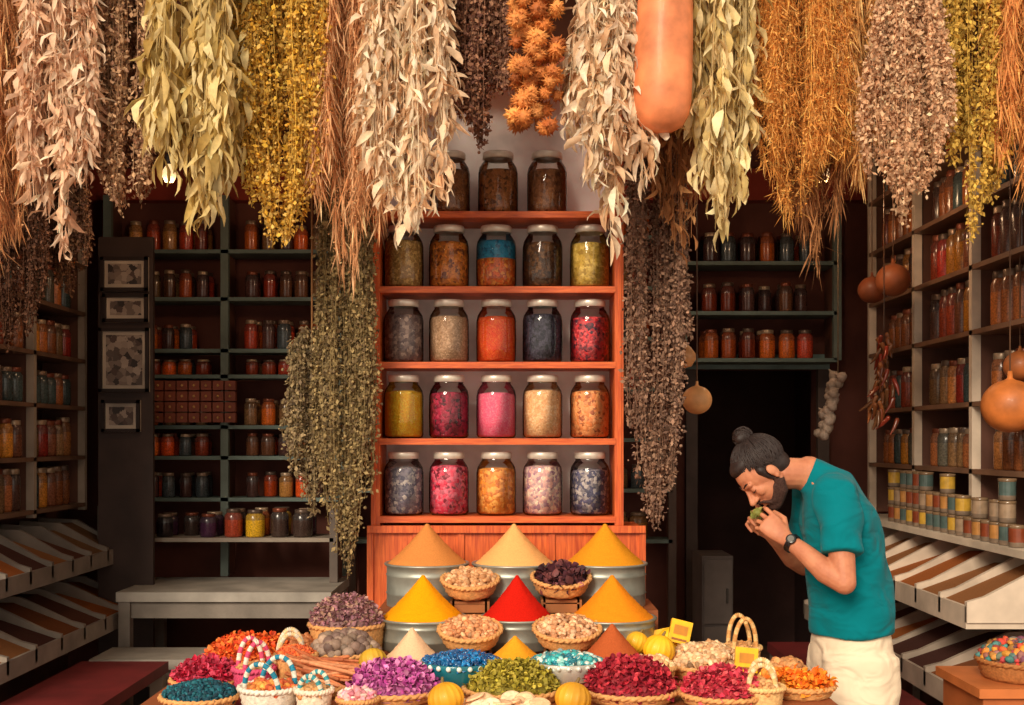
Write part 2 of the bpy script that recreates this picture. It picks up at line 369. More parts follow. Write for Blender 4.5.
# thistle pod string
m = MB()
spk = np.array([[.16, 0, .8], [-.08, .14, .8], [-.08, -.14, .8], [0, 0, 1.4]]); spf = np.array([[0, 1, 3], [1, 2, 3], [2, 0, 3]])
for i in range(120):
    t = i / 119; c = W(536 + rng.uniform(-22, 22), -55 + t * 184, 3.96 + rng.uniform(-.07, .07)); r = .025 * rng.uniform(.8, 1.25)
    c2 = pal([(200, 120, 56), (170, 92, 40), (218, 144, 76)], 1)[0]
    m.ball(c, r * .85, c2, seg=10, rings=7)
    m.inst(spk, spf, randrot(70) * r * rng.uniform(.8, 1.1, 70)[:, None, None], np.tile(c, (70, 1)), np.tile(np.minimum(1, c2 * 1.15), (70, 1)))
xq = W(536, 0, 3.96)[0]
m.tube([(xq, 3.96, W(0, 130, 3.96)[2]), (xq, 3.96, W(0, -60, 3.96)[2]), (xq, 4.15, BZ - .034)], .005, lin((150, 90, 50)))
m.finish('dried_thistle_string', M_item)

m = MB(); c = W(664, 40, 3.92)
prof = [(0, -.30), (.04, -.297), (.07, -.280), (.088, -.245), (.095, -.2), (.096, -.12), (.094, 0), (.09, .12), (.078, .22), (.055, .29), (.03, .32), (.016, .34), (.012, .38), (0, .38)]
m.lathe(prof, c, lin((226, 134, 86)), seg=40, R=rotm('y', .03))
m.tube([c + [0.01, 0, .37], (c[0], 4.15, BZ - .034)], .005, lin((140, 90, 50)))
m.finish('hanging_gourd', M_gourd)

# ------------------------------------------------------------------ jar rack
RY = 4.6; rx0, rx1 = (371 - 512) * RY / F, (623.5 - 512) * RY / F
rack = empty('jar_rack', ((rx0 + rx1) / 2, RY + .15, 0))
def zr(y): return CZ - (y - 440) * RY / F
m = MB()
for x in (rx0, rx1 - .034):
    m.bx(x, x + .034, RY, RY + .27, .0, 3.0)
m.bx(rx0 + .008, rx0 + .016, RY - .006, RY, .9, 3.0)
m.bx(rx1 - .016, rx1 - .008, RY - .006, RY, .9, 3.0)
m.finish('uprights', M_woodv, rack)
m = MB(); shelf_z = []
for y in (214, 289, 364.5, 441, 519):
    z = zr(y); shelf_z.append(z)
    m.bx(rx0 + .034, rx1 - .034, RY + .004, RY + .25, z - .012, z + .010)
    m.bx(rx0 + .03, rx1 - .03, RY - .004, RY + .004, z - .014, z + .010)
m.bx(rx0 + .03, rx1 - .03, RY, RY + .25, 2.93, 2.97)
m.finish('shelf_boards', M_wood, rack)
m = MB(); m.bx(rx0 + .03, rx1 - .03, RY + .25, RY + .27, 1.15, 3.0, lin((255, 244, 238))); m.finish('back_panel', M_dull, rack)
m = MB(); m.bx(rx0 - .0, rx1 + .07, RY - .02, RY + .3, .0, zr(527))
for i in range(7):
    x = rx0 + i * (rx1 + .07 - rx0) / 6.; m.bx(x - .012, x + .012, RY - .03, RY - .02, .3, zr(530))
m.bx(rx0 - .01, rx1 + .08, RY - .045, RY - .02, zr(532), zr(525)); m.finish('base_cabinet', M_woodv, rack)

GL = [(.060, 0), (.072, .003), (.078, .013), (.079, .09), (.078, .165), (.074, .186), (.064, .203), (.057, .212), (.0565, .226)]
LID = [(.0575, .219), (.061, .221), (.061, .240), (.058, .246), (.052, .2465), (.050, .244), (0, .244)]
def jar(x, z, cols, scale=70, fill=.172, top=None, lid=(225, 215, 200), s=1.0, y=None):
    y = y or RY + .10; c = (x, y, z)
    m = MB(); S = lambda pr: [(r * s, q * s) for r, q in pr]
    m.lathe(S(GL), c, (1, 1, 1), 32, mat=0)
    body = [(0, .005), (.066, .006), (.0735, .016), (.0745, .09), (.0735, fill * .93), (.069, fill), (.04, fill + .006), (0, fill + .008)]
    if top:
        f1 = fill * .62
        m.lathe(S([(0, .005), (.066, .006), (.0735, .016), (.0745, .09), (.0745, f1), (0, f1)]), c, (1, 1, 1), 32, mat=1)
        m.lathe(S([(.0745, f1), (.0735, fill * .95), (.066, fill), (0, fill + .006)]), c, (1, 1, 1), 32, mat=3)
    else: m.lathe(S(body), c, (1, 1, 1), 32, mat=1)
    m.lathe(S(LID), c, lin(lid), 32, mat=2)
    k = len(bpy.data.materials)
    mats = [M_glass, mat_contents('jar_contents_%d' % k, cols, scale), M_metal]
    if top: mats.append(mat_contents('jar_contents_top_%d' % k, top, 60))
    return m.finish('spice_jar', mats)
rows = [
 None,
 [([(190, 142, 76), (155, 110, 54), (225, 182, 112)], 80), ([(200, 108, 32), (238, 150, 55), (130, 62, 25)], 60), ([(238, 112, 30), (185, 74, 25), (245, 160, 65)], 60),
  ([(88, 50, 22), (55, 32, 18), (122, 78, 40)], 60), ([(212, 174, 76), (168, 130, 48), (230, 196, 104)], 60)],
 [([(148, 118, 110), (100, 74, 76), (188, 156, 142)], 60), ([(208, 165, 130), (176, 132, 98), (226, 186, 152)], 130), ([(250, 88, 24), (236, 72, 16), (252, 118, 40)], 120),
  ([(44, 40, 54), (82, 74, 92), (28, 24, 34)], 75), ([(212, 44, 54), (95, 22, 42), (238, 88, 90), (66, 30, 50)], 65)],
 [([(250, 188, 30), (240, 168, 20), (252, 204, 62)], 150), ([(132, 14, 42), (186, 40, 74), (74, 8, 28)], 60), ([(250, 108, 142), (242, 88, 126), (254, 138, 158)], 160),
  ([(240, 185, 130), (216, 154, 104), (246, 204, 158)], 110), ([(224, 132, 70), (246, 172, 110), (162, 82, 42)], 60)],
 [([(152, 138, 150), (95, 88, 110), (218, 200, 194)], 60), ([(220, 42, 78), (238, 120, 142), (120, 20, 44)], 60), ([(234, 144, 50), (188, 98, 30), (246, 174, 86)], 55),
  ([(235, 182, 168), (155, 108, 132), (248, 215, 190)], 60), ([(95, 88, 118), (55, 50, 74), (185, 168, 165)], 60)],
]
jx = [(p - 512) * (RY + .1) / F * .985 for p in (402, 448, 496, 543, 591)]
for ri, row in enumerate(rows):
    if ri == 0: continue
    for ci, e in enumerate(row):
        top = [(28, 125, 165), (50, 150, 185), (20, 95, 130)] if (ri, ci) == (1, 2) else None
        jar(jx[ci], shelf_z[ri] + .0105, e[0], e[1], top=top, fill=.178 + rng.uniform(-.006, .01))
for x, cl in zip((450, 498, 547), ([(175, 112, 60), (130, 78, 44)], [(160, 95, 45), (196, 124, 66), (105, 60, 32)], [(165, 106, 64), (120, 72, 44)])):
    jar((x - 512) * 4.7 / F, shelf_z[0] + .0105, cl, 60)

# ------------------------------------------------------------------ market table and stepped stand
TZ = .745
m = MB(); wd = lin((150, 82, 45))
m.bx(-1.06, .93, 3.12, 3.99, TZ - .04, TZ, wd)
m.bx(-.69, .62, 3.99, 4.13, TZ - .04, TZ, wd)
m.bx(-.50, .54, 4.13, 4.50, TZ - .04, TZ, wd)
m.bx(-.47, .51, 3.98, 4.50, TZ, .80, wd)
m.bx(-.47, .51, 4.19, 4.50, .80, .905, wd)
for x in (-1.0, .87):
    for y in (3.2, 3.9): m.bx(x - .04, x + .04, y - .04, y + .04, 0, TZ - .04, wd)
for x in (-.44, .46): m.bx(x - .04, x + .04, 4.4, 4.48, 0, TZ - .04, wd)
m.bx(-1.04, .91, 3.13, 3.15, .35, TZ - .04, lin((150, 60, 50)))
m.bx(-1.055, -1.035, 3.13, 3.95, .35, TZ - .04, lin((150, 60, 50)))
m.finish('market_table', M_dull)

def tin(cx, cy, z0, z1, R):
    m = MB(); H = z1 - z0
    pr = [(0, 0), (R * .97, 0), (R * .98, .004), (R * .98, H * .28), (R * 1.0, H * .31), (R * .98, H * .34), (R * .98, H * .7), (R * 1.0, H * .73), (R * .98, H * .76),
          (R * .98, H - .012), (R * 1.03, H - .008), (R * 1.04, H - .003), (R * 1.02, H), (R * .95, H - .002), (R * .94, H - .03), (0, H - .03)]
    m.lathe(pr, (cx, cy, z0), lin((160, 162, 152)), 48)
    return m
def cone(cx, cy, z0, R, h, col, base):
    m = base; t = np.linspace(0, 1, 30); a = rng.normal(0, .4)
    pr = [(R * (1 - ti) ** 1.0, h * (ti - .05 * math.sin(math.pi * ti))) for ti in t[:-2]] + [(R * .05, h * .95), (R * .026, h * .972), (0, h * .98)]
    th = np.arange(64) * 2 * np.pi / 64
    nz = rng.normal(0, 1, (len(pr), 64)); nz = (nz + np.roll(nz, 1, 1) + np.roll(nz, -1, 1)) * .0007 + .004 * np.sin(th * 2 + a)[None] * .6 + .002 * np.sin(th * 5 + a)[None]
    nz *= np.linspace(1, .2, len(pr))[:, None]
    m.lathe([(0, -.004), (R, -.003)] + pr, (cx, cy, z0), lin(col), 64, mat=1, wob=lambda i, th: np.vstack([nz[:1] * 0, nz[:1] * 0, nz]))
    return m.finish('spice_powder_tin', [M_tin, M_powder])
def X(px, Y): return (px - 512) * Y / F
YA, YBr, YC = 4.335, 4.06, 3.79
for px, c in ((427, (208, 132, 68)), (514, (238, 174, 106)), (605, (224, 145, 32))):
    zr_ = CZ - (562 - 440) * YA / F
    cone(X(px, YA), YA, zr_ - .006, .143, .148, c, tin(X(px, YA), YA, .905, zr_, .148))
for px, c in ((423, (248, 158, 10)), (517, (198, 28, 14)), (612, (236, 138, 26))):
    zr_ = CZ - (616 - 440) * YBr / F; R = .146 if px != 517 else .125
    cone(X(px, YBr), YBr, zr_ - .006, R * .97, .148, c, tin(X(px, YBr), YBr, .80, zr_, R))
for px, c, pt, R in ((412, (235, 192, 152), 626, .105), (515, (240, 158, 38), 634, .105), (612, (180, 88, 46), 622, .118)):
    zr_ = CZ - (662 - 440) * YC / F
    cone(X(px, YC), YC, zr_ - .006, R, (662 - pt) * YC / F * 1.03, c, tin(X(px, YC), YC, TZ, zr_, R * 1.02))

# wicker baskets
def wicker(m, c, R, H, col, flare=.8, R3=None):
    K = max(6, int(H / .008)); pr = [(0, 0.001)]
    for i in range(K + 1):
        t = i / K; pr.append((R * (flare + (1 - flare) * t ** .6), H * t))
    m.lathe(pr, c, col, 72, wob=lambda i, th: .003 * np.sin(12 * th + np.pi * i), R=R3)
    a = np.linspace(0, 2 * np.pi, 60)
    for s_ in (0, np.pi):
        P = np.stack([(R + .004 * np.cos(18 * a + s_)) * np.cos(a), (R + .004 * np.cos(18 * a + s_)) * np.sin(a), H + .004 * np.sin(18 * a + s_)], -1)
        if R3 is not None: P = P @ R3.T
        m.tube(P + np.asarray(c), .006, col, seg=6, cap=False)
PETAL = leaf_template(1., .8, .35)
NUT = ball_template(7, 5, (1, .65, .6)); ROUND = ball_template(8, 6, (1, 1, .9)); CHIP = ball_template(6, 4, (1, .8, .2))
def heap(m, c, R, h, cols, tmpl, size, n, mat=0, R3=None, flat=1.0, jit=.2):
    base = np.mean([lin(q) for q in cols], axis=0) * .6
    t = np.linspace(0, 1, 10); pr = [(R * math.sin(a), h * math.cos(a)) for a in t * np.pi / 2][::-1]
    m.lathe([(r * .99, z - size * .4) for r, z in pr], c, base, 40, mat=mat, R=R3)
    rr = np.sqrt(rng.random(n)) ; th = rng.uniform(0, 6.283, n); lump = 1 + .12 * np.sin(th * 3 + R * 90) * rr
    O = np.stack([R * rr * np.cos(th), R * rr * np.sin(th), h * lump * np.sqrt(np.maximum(0, 1 - rr ** 2)) + rng.uniform(-.4, .5, n) * size], -1)
    O[:, 2] = np.maximum(O[:, 2], .001)
    if R3 is not None: O = O @ R3.T
    Rm = randrot(n) if flat >= 1 else (rotm('z', rng.uniform(0, 6.28, n)) @ rotm('x', rng.normal(0, flat, n)) @ rotm('y', rng.normal(0, flat, n)))
    m.inst(*tmpl, Rm * (size * rng.uniform(.7, 1.25, n))[:, None, None], O + np.asarray(c), pal(cols, n, jit), mat=mat)
WC = lin((218, 158, 96))
def tilted_basket(px, py, Y, wpx, zb, cols, tmpl, size, n):
    c = W(px, py, Y); R = wpx / 2 * Y / F; R3 = rotm('x', math.radians(14))
    m = MB(); wicker(m, c - R3 @ np.array([0, 0, .05]), R, .05, WC, .8, R3)
    heap(m, c - R3 @ np.array([0, 0, .012]), R * .93, .028, cols, tmpl, size, n, mat=1, R3=R3)
    s_ = R * .62; zt = c[2] - .05 - R * .8 * .25 - .004     # slatted crate that carries the basket
    for z in np.arange(zb, zt - .02, .035): m.bx(c[0] - s_, c[0] + s_, Y - s_ * .6, Y - s_ * .6 + .01, z, min(z + .03, zt), lin((160, 98, 52)), 2)
    for sx in (-1, 1): m.bx(c[0] + sx * s_ - .008, c[0] + sx * s_ + .008, Y - s_ * .6, Y + s_ * .8, zb, zt, lin((150, 92, 48)), 2)
    m.bx(c[0] - s_, c[0] + s_, Y - s_ * .6, Y + s_ * .8, zt - .01, zt, lin((160, 98, 52)), 2)
    m.finish('nut_basket', [M_wick, M_item, M_dull])
tilted_basket(470, 579, 4.17, 56, .80, [(214, 158, 108), (190, 128, 80), (230, 180, 135)], NUT, .014, 260)
tilted_basket(561, 577, 4.17, 58, .80, [(88, 44, 54), (125, 68, 68), (62, 32, 42)], PETAL, .030, 320)
tilted_basket(470, 629, 3.90, 62, TZ, [(220, 152, 102), (196, 125, 80), (232, 180, 132)], NUT, .013, 300)
tilted_basket(567, 628, 3.90, 66, TZ, [(216, 160, 115), (188, 128, 86), (228, 185, 145)], NUT, .013, 300)

def bowl(px, py, Y, wpx, zb, bc, cols, tmpl, size, n, name, mats, h=.025):
    c = W(px, py, Y); R = wpx / 2 * Y / F; H = c[2] - zb
    m = MB()
    pr = [(0, 0), (R * .45, 0), (R * .5, .006), (R * .75, H * .35), (R * .93, H * .75), (R, H), (R * .97, H + .003), (R * .9, H * .8), (0, H * .5)]
    m.lathe(pr, (c[0], Y, zb), bc, 48)
    a = np.linspace(0, 2 * np.pi, 24, endpoint=False)
    for q in a: m.ball((c[0] + R * .99 * math.cos(q), Y + R * .99 * math.sin(q), zb + H * .93), .008, lin((230, 235, 225)), 8, 6)
    heap(m, (c[0], Y, c[2] - .012), R * .92, h, cols, tmpl, size, n, mat=1)
    m.finish(name, mats)
bowl(461, 660, 3.60, 82, TZ, lin((25, 110, 125)), [(12, 92, 155), (25, 130, 195), (8, 62, 112)], CHIP, .012, 800, 'glazed_bowl', [M_gloss, M_gloss])
bowl(567, 660, 3.60, 76, TZ, lin((205, 200, 188)), [(20, 155, 165), (70, 185, 185), (225, 230, 215), (20, 110, 132)], ROUND, .010, 420, 'silver_bowl', [M_metal, M_gloss])

def pile(name, px, py, Y, wpx, cols, tmpl, size, n, h=.05, flat=1., wc=None, mt=None, zb=TZ):
    c = W(px, py, Y); R = wpx / 2 * Y / F; m = MB()
    H = max(.03, c[2] - zb)
    wicker(m, (c[0], Y, zb), R, H, WC if wc is None else lin(wc), .85)
    heap(m, (c[0], Y, zb + H - .008), R * .96, h, cols, tmpl, size, n, mat=1, flat=flat)
    return m.finish(name, [M_wick, mt or M_item])
pile('rosebud_basket', 395, 692, 3.50, 92, [(195, 85, 165), (160, 58, 132), (225, 140, 190)], PETAL, .018, 1500, .08)
pile('green_herb_basket', 513, 688, 3.50, 98, [(162, 148, 42), (136, 122, 34), (190, 170, 66)], PETAL, .014, 2000, .08)
pile('hibiscus_basket', 630, 692, 3.49, 94, [(168, 28, 50), (130, 18, 38), (205, 60, 72)], PETAL, .018, 1600, .09)
pile('hibiscus_basket', 722, 696, 3.44, 84, [(205, 50, 75), (165, 28, 50), (228, 100, 105)], PETAL, .018, 1300, .07)
pile('marigold_basket', 800, 692, 3.55, 66, [(248, 128, 22), (232, 98, 18), (252, 165, 50)], PETAL, .020, 700, .04)
pile('marigold_basket', 250, 657, 3.86, 92, [(240, 92, 30), (215, 66, 24), (248, 135, 55)], PETAL, .018, 1200, .07)
pile('rose_petal_basket', 208, 682, 3.64, 72, [(205, 35, 70), (228, 85, 115), (165, 20, 50)], PETAL, .020, 900, .06)
pile('indigo_basket', 200, 702, 3.40, 76, [(10, 74, 92), (25, 102, 115), (10, 50, 68)], CHIP, .012, 1100, .04)
pile('dried_flower_basket', 347, 624, 3.99, 74, [(160, 104, 120), (190, 138, 140), (128, 86, 92), (172, 138, 114)], PETAL, .015, 2200, .095)
pile('dried_lime_basket', 345, 652, 3.80, 66, [(148, 124, 106), (120, 95, 86), (165, 142, 125)], ROUND, .018, 150, .06)
pile('pistachio_basket', 706, 664, 3.84, 80, [(222, 176, 128), (236, 200, 158), (192, 142, 98)], NUT, .014, 600, .065)
pile('soap_basket', 358, 704, 3.36, 40, [(245, 160, 170), (250, 218, 200), (230, 130, 150)], ball_template(4, 3), .013, 110, .03)
pile('walnut_basket', 787, 668, 3.78, 36, [(210, 150, 95), (185, 122, 72)], ROUND, .012, 90, .03)
pile('shell_basket', 652, 667, 3.70, 46, [(232, 196, 148), (214, 162, 110)], NUT, .012, 200, .035)
pile('apricot_basket', 776, 678, 3.66, 32, [(240, 165, 66), (225, 130, 45)], NUT, .013, 100, .03)
pile('lentil_basket', 296, 655, 3.62, 40, [(235, 120, 60), (205, 85, 45)], CHIP, .010, 400, .03)
pile('almond_basket', 300, 648, 3.92, 40, [(205, 135, 85), (175, 105, 62)], NUT, .013, 150, .04)
m = MB(); c0 = W(325, 684, 3.58)
wicker(m, (c0[0], 3.58, TZ), .10, c0[2] - TZ, WC, .85)
for i in range(90):
    a = rng.normal(.25, .28); l = rng.uniform(.065, .095); r = rng.uniform(.004, .0065); lay = rng.random()
    c = np.array([c0[0] + rng.uniform(-.045, .045), 3.58 + rng.uniform(-.06, .06), c0[2] + .005 + lay * .065])
    d = np.array([math.cos(a), math.sin(a) * .6, rng.normal(-.25, .2)]); d /= np.linalg.norm(d)
    m.tube([c - d * l, c, c + d * l], r, pal([(210, 125, 78), (182, 95, 56), (228, 155, 108)], 1)[0], seg=8, mat=1)
m.finish('cinnamon_stick_basket', [M_wick, M_item])

def gourd(px, py, Y, rpx, col, zb=None, name='small_gourd'):
    c = W(px, py, Y); r = rpx * Y / F; m = MB()
    if zb is not None: c[2] = zb + r * .92
    R3 = rotm('y', rng.uniform(-.4, .4)) @ rotm('x', rng.uniform(-.5, .2))
    m.ball(c, (r, r, r * .92), lin(col), 48, 20, ribs=16, ribamp=.1, R=R3)
    m.tube([c + R3 @ np.array([0, 0, r * .85]), c + R3 @ np.array([.004, 0, r * 1.15])], [.006, .004], lin((120, 95, 50)), seg=7)
    m.finish(name, M_gourd)
gourd(446, 692, 3.29, 18, (232, 165, 36), TZ)
gourd(573, 688, 3.29, 18, (230, 164, 40), TZ)
gourd(373, 660, 3.64, 14, (205, 160, 45), TZ + .045)
gourd(659, 655, 3.80, 16, (245, 184, 34), TZ + .045)
gourd(672, 640, 3.97, 14, (245, 190, 30), TZ + .05)
gourd(637, 640, 3.93, 12, (245, 184, 38), TZ + .055)
m = MB()
for i in range(34):
    c = W(508 + rng.uniform(-42, 42), 0, 3.27 + rng.uniform(-.05, .05)); c[2] = TZ + .012 + rng.random() * .035
    R3 = rotm('x', rng.normal(.3, .3)) @ rotm('y', rng.normal(0, .3))
    m.lathe([(0, -.003), (.026, -.003), (.03, 0), (.026, .004), (.02, .003), (0, .003)], c, pal([(248, 214, 172), (252, 228, 192), (238, 192, 148)], 1, .05)[0], 16, R=R3)
m.finish('dried_fruit_slices', M_item)

def hoop_basket(px, Y, R, Hh, yaw, ca, cb, nh=2, zb=TZ, fill=None, H=.055):
    c = W(px, 600, Y); c[2] = zb; m = MB()
    wicker(m, c, R, H, lin(ca), .85)
    heap(m, c + [0, 0, H - .012], R * .9, .02, fill or [(215, 165, 110), (195, 135, 80)], NUT, .013, 120, mat=1)
    for k in range(nh):
        off = (k - (nh - 1) / 2) * R * 1.1
        a = np.linspace(0, np.pi, 25)
        P = np.stack([np.cos(a) * R * .62, np.full(25, off) + np.sin(a) * off * .3, H + np.sin(a) * Hh], -1) @ rotm('z', yaw).T + c
        for i in range(24):
            m.tube(P[i:i + 2], .0075, lin(ca) if (i // 2) % 2 else lin(cb), seg=8, cap=False)
    m.finish('striped_raffia_basket', [M_wick, M_item])
hoop_basket(291, 3.76, .065, .085, .2, (240, 200, 148), (225, 210, 185), H=.07)
hoop_basket(270, 3.40, .085, .075, -.3, (230, 222, 205), (30, 130, 160), fill=[(220, 100, 60), (240, 160, 75)])
hoop_basket(254, 3.57, .06, .085, .5, (215, 75, 115), (235, 220, 200), H=.075)
hoop_basket(742, 3.97, .06, .10, .1, (232, 188, 125), (210, 152, 88), H=.07)
hoop_basket(762, 3.40, .06, .07, -.2, (232, 188, 125), (242, 215, 168))
hoop_basket(314, 3.36, .05, .045, -.2, (240, 220, 195), (60, 150, 160), nh=2)
def packet(px, py, Y, tilt):
    c = W(px, py, Y); m = MB(); R3 = rotm('y', tilt) @ rotm('x', -.25)
    m.box(c, (.07, .018, .075), lin((245, 184, 20)), R=R3)
    m.box(c + R3 @ np.array([0, -.0095, .005]), (.045, .002, .03), lin((200, 130, 30)), R=R3)
    m.box(c + R3 @ np.array([0, -.0095, -.026]), (.05, .002, .007), lin((150, 90, 30)), R=R3)
    m.tube([c + R3 @ np.array([0, 0, -.03]), (c[0], Y + .01, TZ)], .004, lin((190, 140, 80)), seg=6)
    m.finish('spice_packet', M_gloss)
packet(680, 632, 3.90, .25); packet(746, 660, 3.72, .1); packet(664, 640, 4.02, -.2)

# ------------------------------------------------------------------ shop shelving
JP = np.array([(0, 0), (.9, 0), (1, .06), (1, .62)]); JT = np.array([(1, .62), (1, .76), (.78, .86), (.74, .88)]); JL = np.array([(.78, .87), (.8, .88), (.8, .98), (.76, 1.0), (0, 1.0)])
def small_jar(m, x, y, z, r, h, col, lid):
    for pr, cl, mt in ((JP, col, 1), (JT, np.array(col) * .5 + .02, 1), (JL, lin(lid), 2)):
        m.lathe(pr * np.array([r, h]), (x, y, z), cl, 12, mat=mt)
JC = [(170, 78, 34), (208, 102, 36), (140, 56, 32), (105, 66, 45), (182, 126, 64), (85, 56, 52), (152, 114, 78), (68, 76, 80), (185, 66, 42), (128, 98, 66)]
def shelves(name, p0, p1, depth, zs, cols, jr=.05, jh=.17, fill=.95, board=(96, 112, 106), posts=2, jc=JC, zb=0, zt=None, pw=.045):
    p0 = np.array(p0, float); p1 = np.array(p1, float); d = np.array(depth, float)
    u = p1 - p0; L = np.linalg.norm(u); u /= L; R = np.array([[u[0], -u[1], 0], [u[1], u[0], 0], [0, 0, 1]])
    D = np.linalg.norm(d); dn = d / D; mid = (p0 + p1) / 2 + d / 2
    e = empty(name, (mid[0], mid[1], zb))
    m = MB()
    for z in zs: m.box((mid[0], mid[1], z), (L, D, .022), lin(board), R=R)
    zt = zt or zs[-1] + .35
    for i in range(posts):
        q = p0 + u * L * i / (posts - 1)
        m.box((q[0] + dn[0] * .02, q[1] + dn[1] * .02, (zt + zb) / 2), (pw, .04, zt - zb), lin(cols), R=R)
        m.box((q[0] + dn[0] * (D / 2 + .02), q[1] + dn[1] * (D / 2 + .02), (zt + zb) / 2), (.018, D - .04, zt - zb), lin((100, 64, 50)), R=R)
    m.finish('frame', M_dull, e)
    m = MB()
    for zi, z in enumerate(zs):
        gap = (zs[zi + 1] - z) if zi + 1 < len(zs) else .35
        h = min(jh, gap - .035)
        if h < .05: continue
        n = int(L / (jr * 2.1)); cut = rng.integers(n); hs = [rng.uniform(.72, 1), rng.uniform(.72, 1)]
        fam = [jc[k] for k in rng.integers(0, len(jc), 3)]
        for row in range(2 if D > .2 else 1):
            for i in range(n):
                if rng.random() > fill: continue
                k = jr * rng.uniform(.78, .97)
                q = p0 + u * (L * (i + .5 + rng.uniform(-.08, .08)) / n) + dn * (jr * 1.15 + row * jr * 2.05 + .012 + rng.uniform(0, .012))
                cc = lin(jc[rng.integers(len(jc))] if rng.random() < .5 else fam[rng.integers(3)]) * rng.uniform(.6, 1.2); hh = h * hs[int(i > cut)] * rng.uniform(.93, 1)
                if any(abs((np.dot(q - p0, u)) - L * a / (posts - 1)) < jr + .024 for a in range(posts)): continue
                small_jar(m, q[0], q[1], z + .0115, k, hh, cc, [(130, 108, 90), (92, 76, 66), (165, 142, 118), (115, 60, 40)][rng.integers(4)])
    m.finish('jars', [M_dull, M_jarbg, M_metal], e)
Z7 = lambda y: CZ - (y - 440) * 7.0 / F
shelves('jar_shelving', (-2.38, 7.05), (-1.0, 7.05), (0, .24), [Z7(500), Z7(458), Z7(427), Z7(376), Z7(350), Z7(298), Z7(250)], (98, 110, 102), jr=.046, jh=.20, posts=3, zb=.7, zt=2.94, fill=.88, jc=JC + [(228, 98, 32), (208, 78, 30)])
shelves('low_jar_shelving', (-2.3, 6.72), (-1.0, 6.72), (0, .3), [Z7(536)], (100, 88, 80), jr=.06, jh=.17, posts=2, zb=.702, zt=1.13, board=(140, 128, 115),
        jc=[(225, 175, 42), (40, 30, 34), (205, 106, 50), (170, 68, 44), (80, 45, 75), (60, 45, 40), (68, 115, 115)])
shelves('jar_shelving', (1.0, 7.0), (1.9, 7.0), (0, .26), [Z7(360), Z7(313), Z7(263)], (98, 108, 100), jr=.05, jh=.2, posts=2, zb=Z7(360), zt=2.94, fill=.85)
shelves('jar_shelving', (-.95, 7.1), (.95, 7.1), (0, .2), [.9, 1.2, 1.5, 1.8, 2.1, 2.4, 2.7], (90, 74, 66), jr=.06, jh=.2, posts=3, zt=2.94)
JD = [(150, 88, 50), (118, 70, 48), (175, 102, 52), (88, 58, 48), (134, 100, 66), (188, 122, 66), (145, 62, 40), (100, 94, 80), (200, 130, 45), (70, 85, 85), (165, 50, 38)]
shelves('side_jar_shelving', (-2.45, 4.7), (-2.45, 6.9), (-.25, 0), [1.13, 1.40, 1.68, 1.95, 2.22, 2.49, 2.76], (155, 140, 125), jr=.05, jh=.23, posts=4, jc=JD, board=(110, 82, 64), zb=1.1, pw=.035)
shelves('side_jar_shelving', (2.05, 4.6), (2.05, 6.9), (.28, 0), [1.36, 1.66, 1.98, 2.27, 2.56, 2.85], (218, 198, 176), jr=.05, jh=.26, posts=4, board=(130, 96, 74), jc=JD, zb=1.09, pw=.035, fill=.99)

def bins(name, xf, xb, y0, y1, n, z0, h, frame, cols):
    m = MB(); s_ = 1 if xb > xf else -1; D = abs(xb - xf)
    for i in range(n + 1):
        y = y0 + (y1 - y0) * i / n
        m.prism([(xb, z0), (xf, z0), (xf, z0 + h * .34), (xf + s_ * D * .12, z0 + h * .42), (xf + s_ * D * .55, z0 + h * .95), (xb, z0 + h)], 1, y - .012, y + .012, lin(frame))
    a, b_ = sorted((xf, xf + s_ * .015)); m.bx(a, b_, y0, y1, z0, z0 + h * .26, lin(frame))
    a, b_ = sorted((xf, xb)); m.bx(a, b_, y0, y1, z0 - .025, z0, lin(frame))
    for i in range(n):
        ya = y0 + (y1 - y0) * i / n + .013; yb = y0 + (y1 - y0) * (i + 1) / n - .013; x1 = xf + s_ * .016
        k = rng.uniform(.68, .88)
        m.prism([(x1, z0 + .001), (x1, z0 + h * .24), (xf + s_ * D * .6, z0 + h * k), (xb, z0 + h * k), (xb, z0 + .001)], 1, ya, yb, lin(cols[rng.integers(len(cols))]), mat=1)
    m.finish(name, [M_dull, M_powder])
SC = [(118, 70, 42), (88, 54, 42), (136, 90, 55), (76, 48, 42), (110, 80, 54), (150, 86, 44)]
bins('spice_bins', 1.74, 2.30, 4.6, 6.9, 8, .80, .235, (200, 182, 162), SC)
bins('spice_bins', 1.68, 2.30, 4.6, 6.9, 8, .50, .23, (170, 154, 138), SC)
bins('spice_bins', -2.2, -2.68, 4.7, 6.8, 8, .84, .22, (128, 117, 107), SC)
bins('spice_bins', -2.1, -2.68, 4.7, 6.8, 7, .52, .22, (150, 138, 126), SC)
m = MB(); m.bx(1.95, 2.33, 4.55, 6.92, 1.045, 1.075, lin((205, 190, 170)))
for y in (4.57, 5.7, 6.9): m.bx(2.31, 2.34, y - .02, y + .02, 0, 1.045, lin((150, 130, 115)))
m.finish('shop_counter', M_dull)
m = MB(); shapes = [(175, 122, 66), (125, 60, 36), (150, 126, 102), (75, 92, 88), (185, 145, 55)]
for i in range(17):
    y = 4.75 + i * .095; x = 2.0; z = 1.076
    for k in range(rng.integers(1, 4)):
        cl = shapes[rng.integers(5)]
        m.lathe([(0, 0), (.032, 0), (.034, .004), (.034, .02)], (x, y, z), lin((120, 102, 86)), 16)
        m.lathe([(.034, .02), (.034, .075)], (x, y, z), lin(cl), 16)
        m.lathe([(.034, .075), (.036, .078), (.036, .088), (0, .09)], (x, y, z), lin((120, 96, 72)), 16); z += .0905
m.finish('stacked_tins', M_gloss)
m = MB()
x0, x1 = X(140, 7.0), X(236, 7.0); z0, z1 = Z7(423), Z7(380)
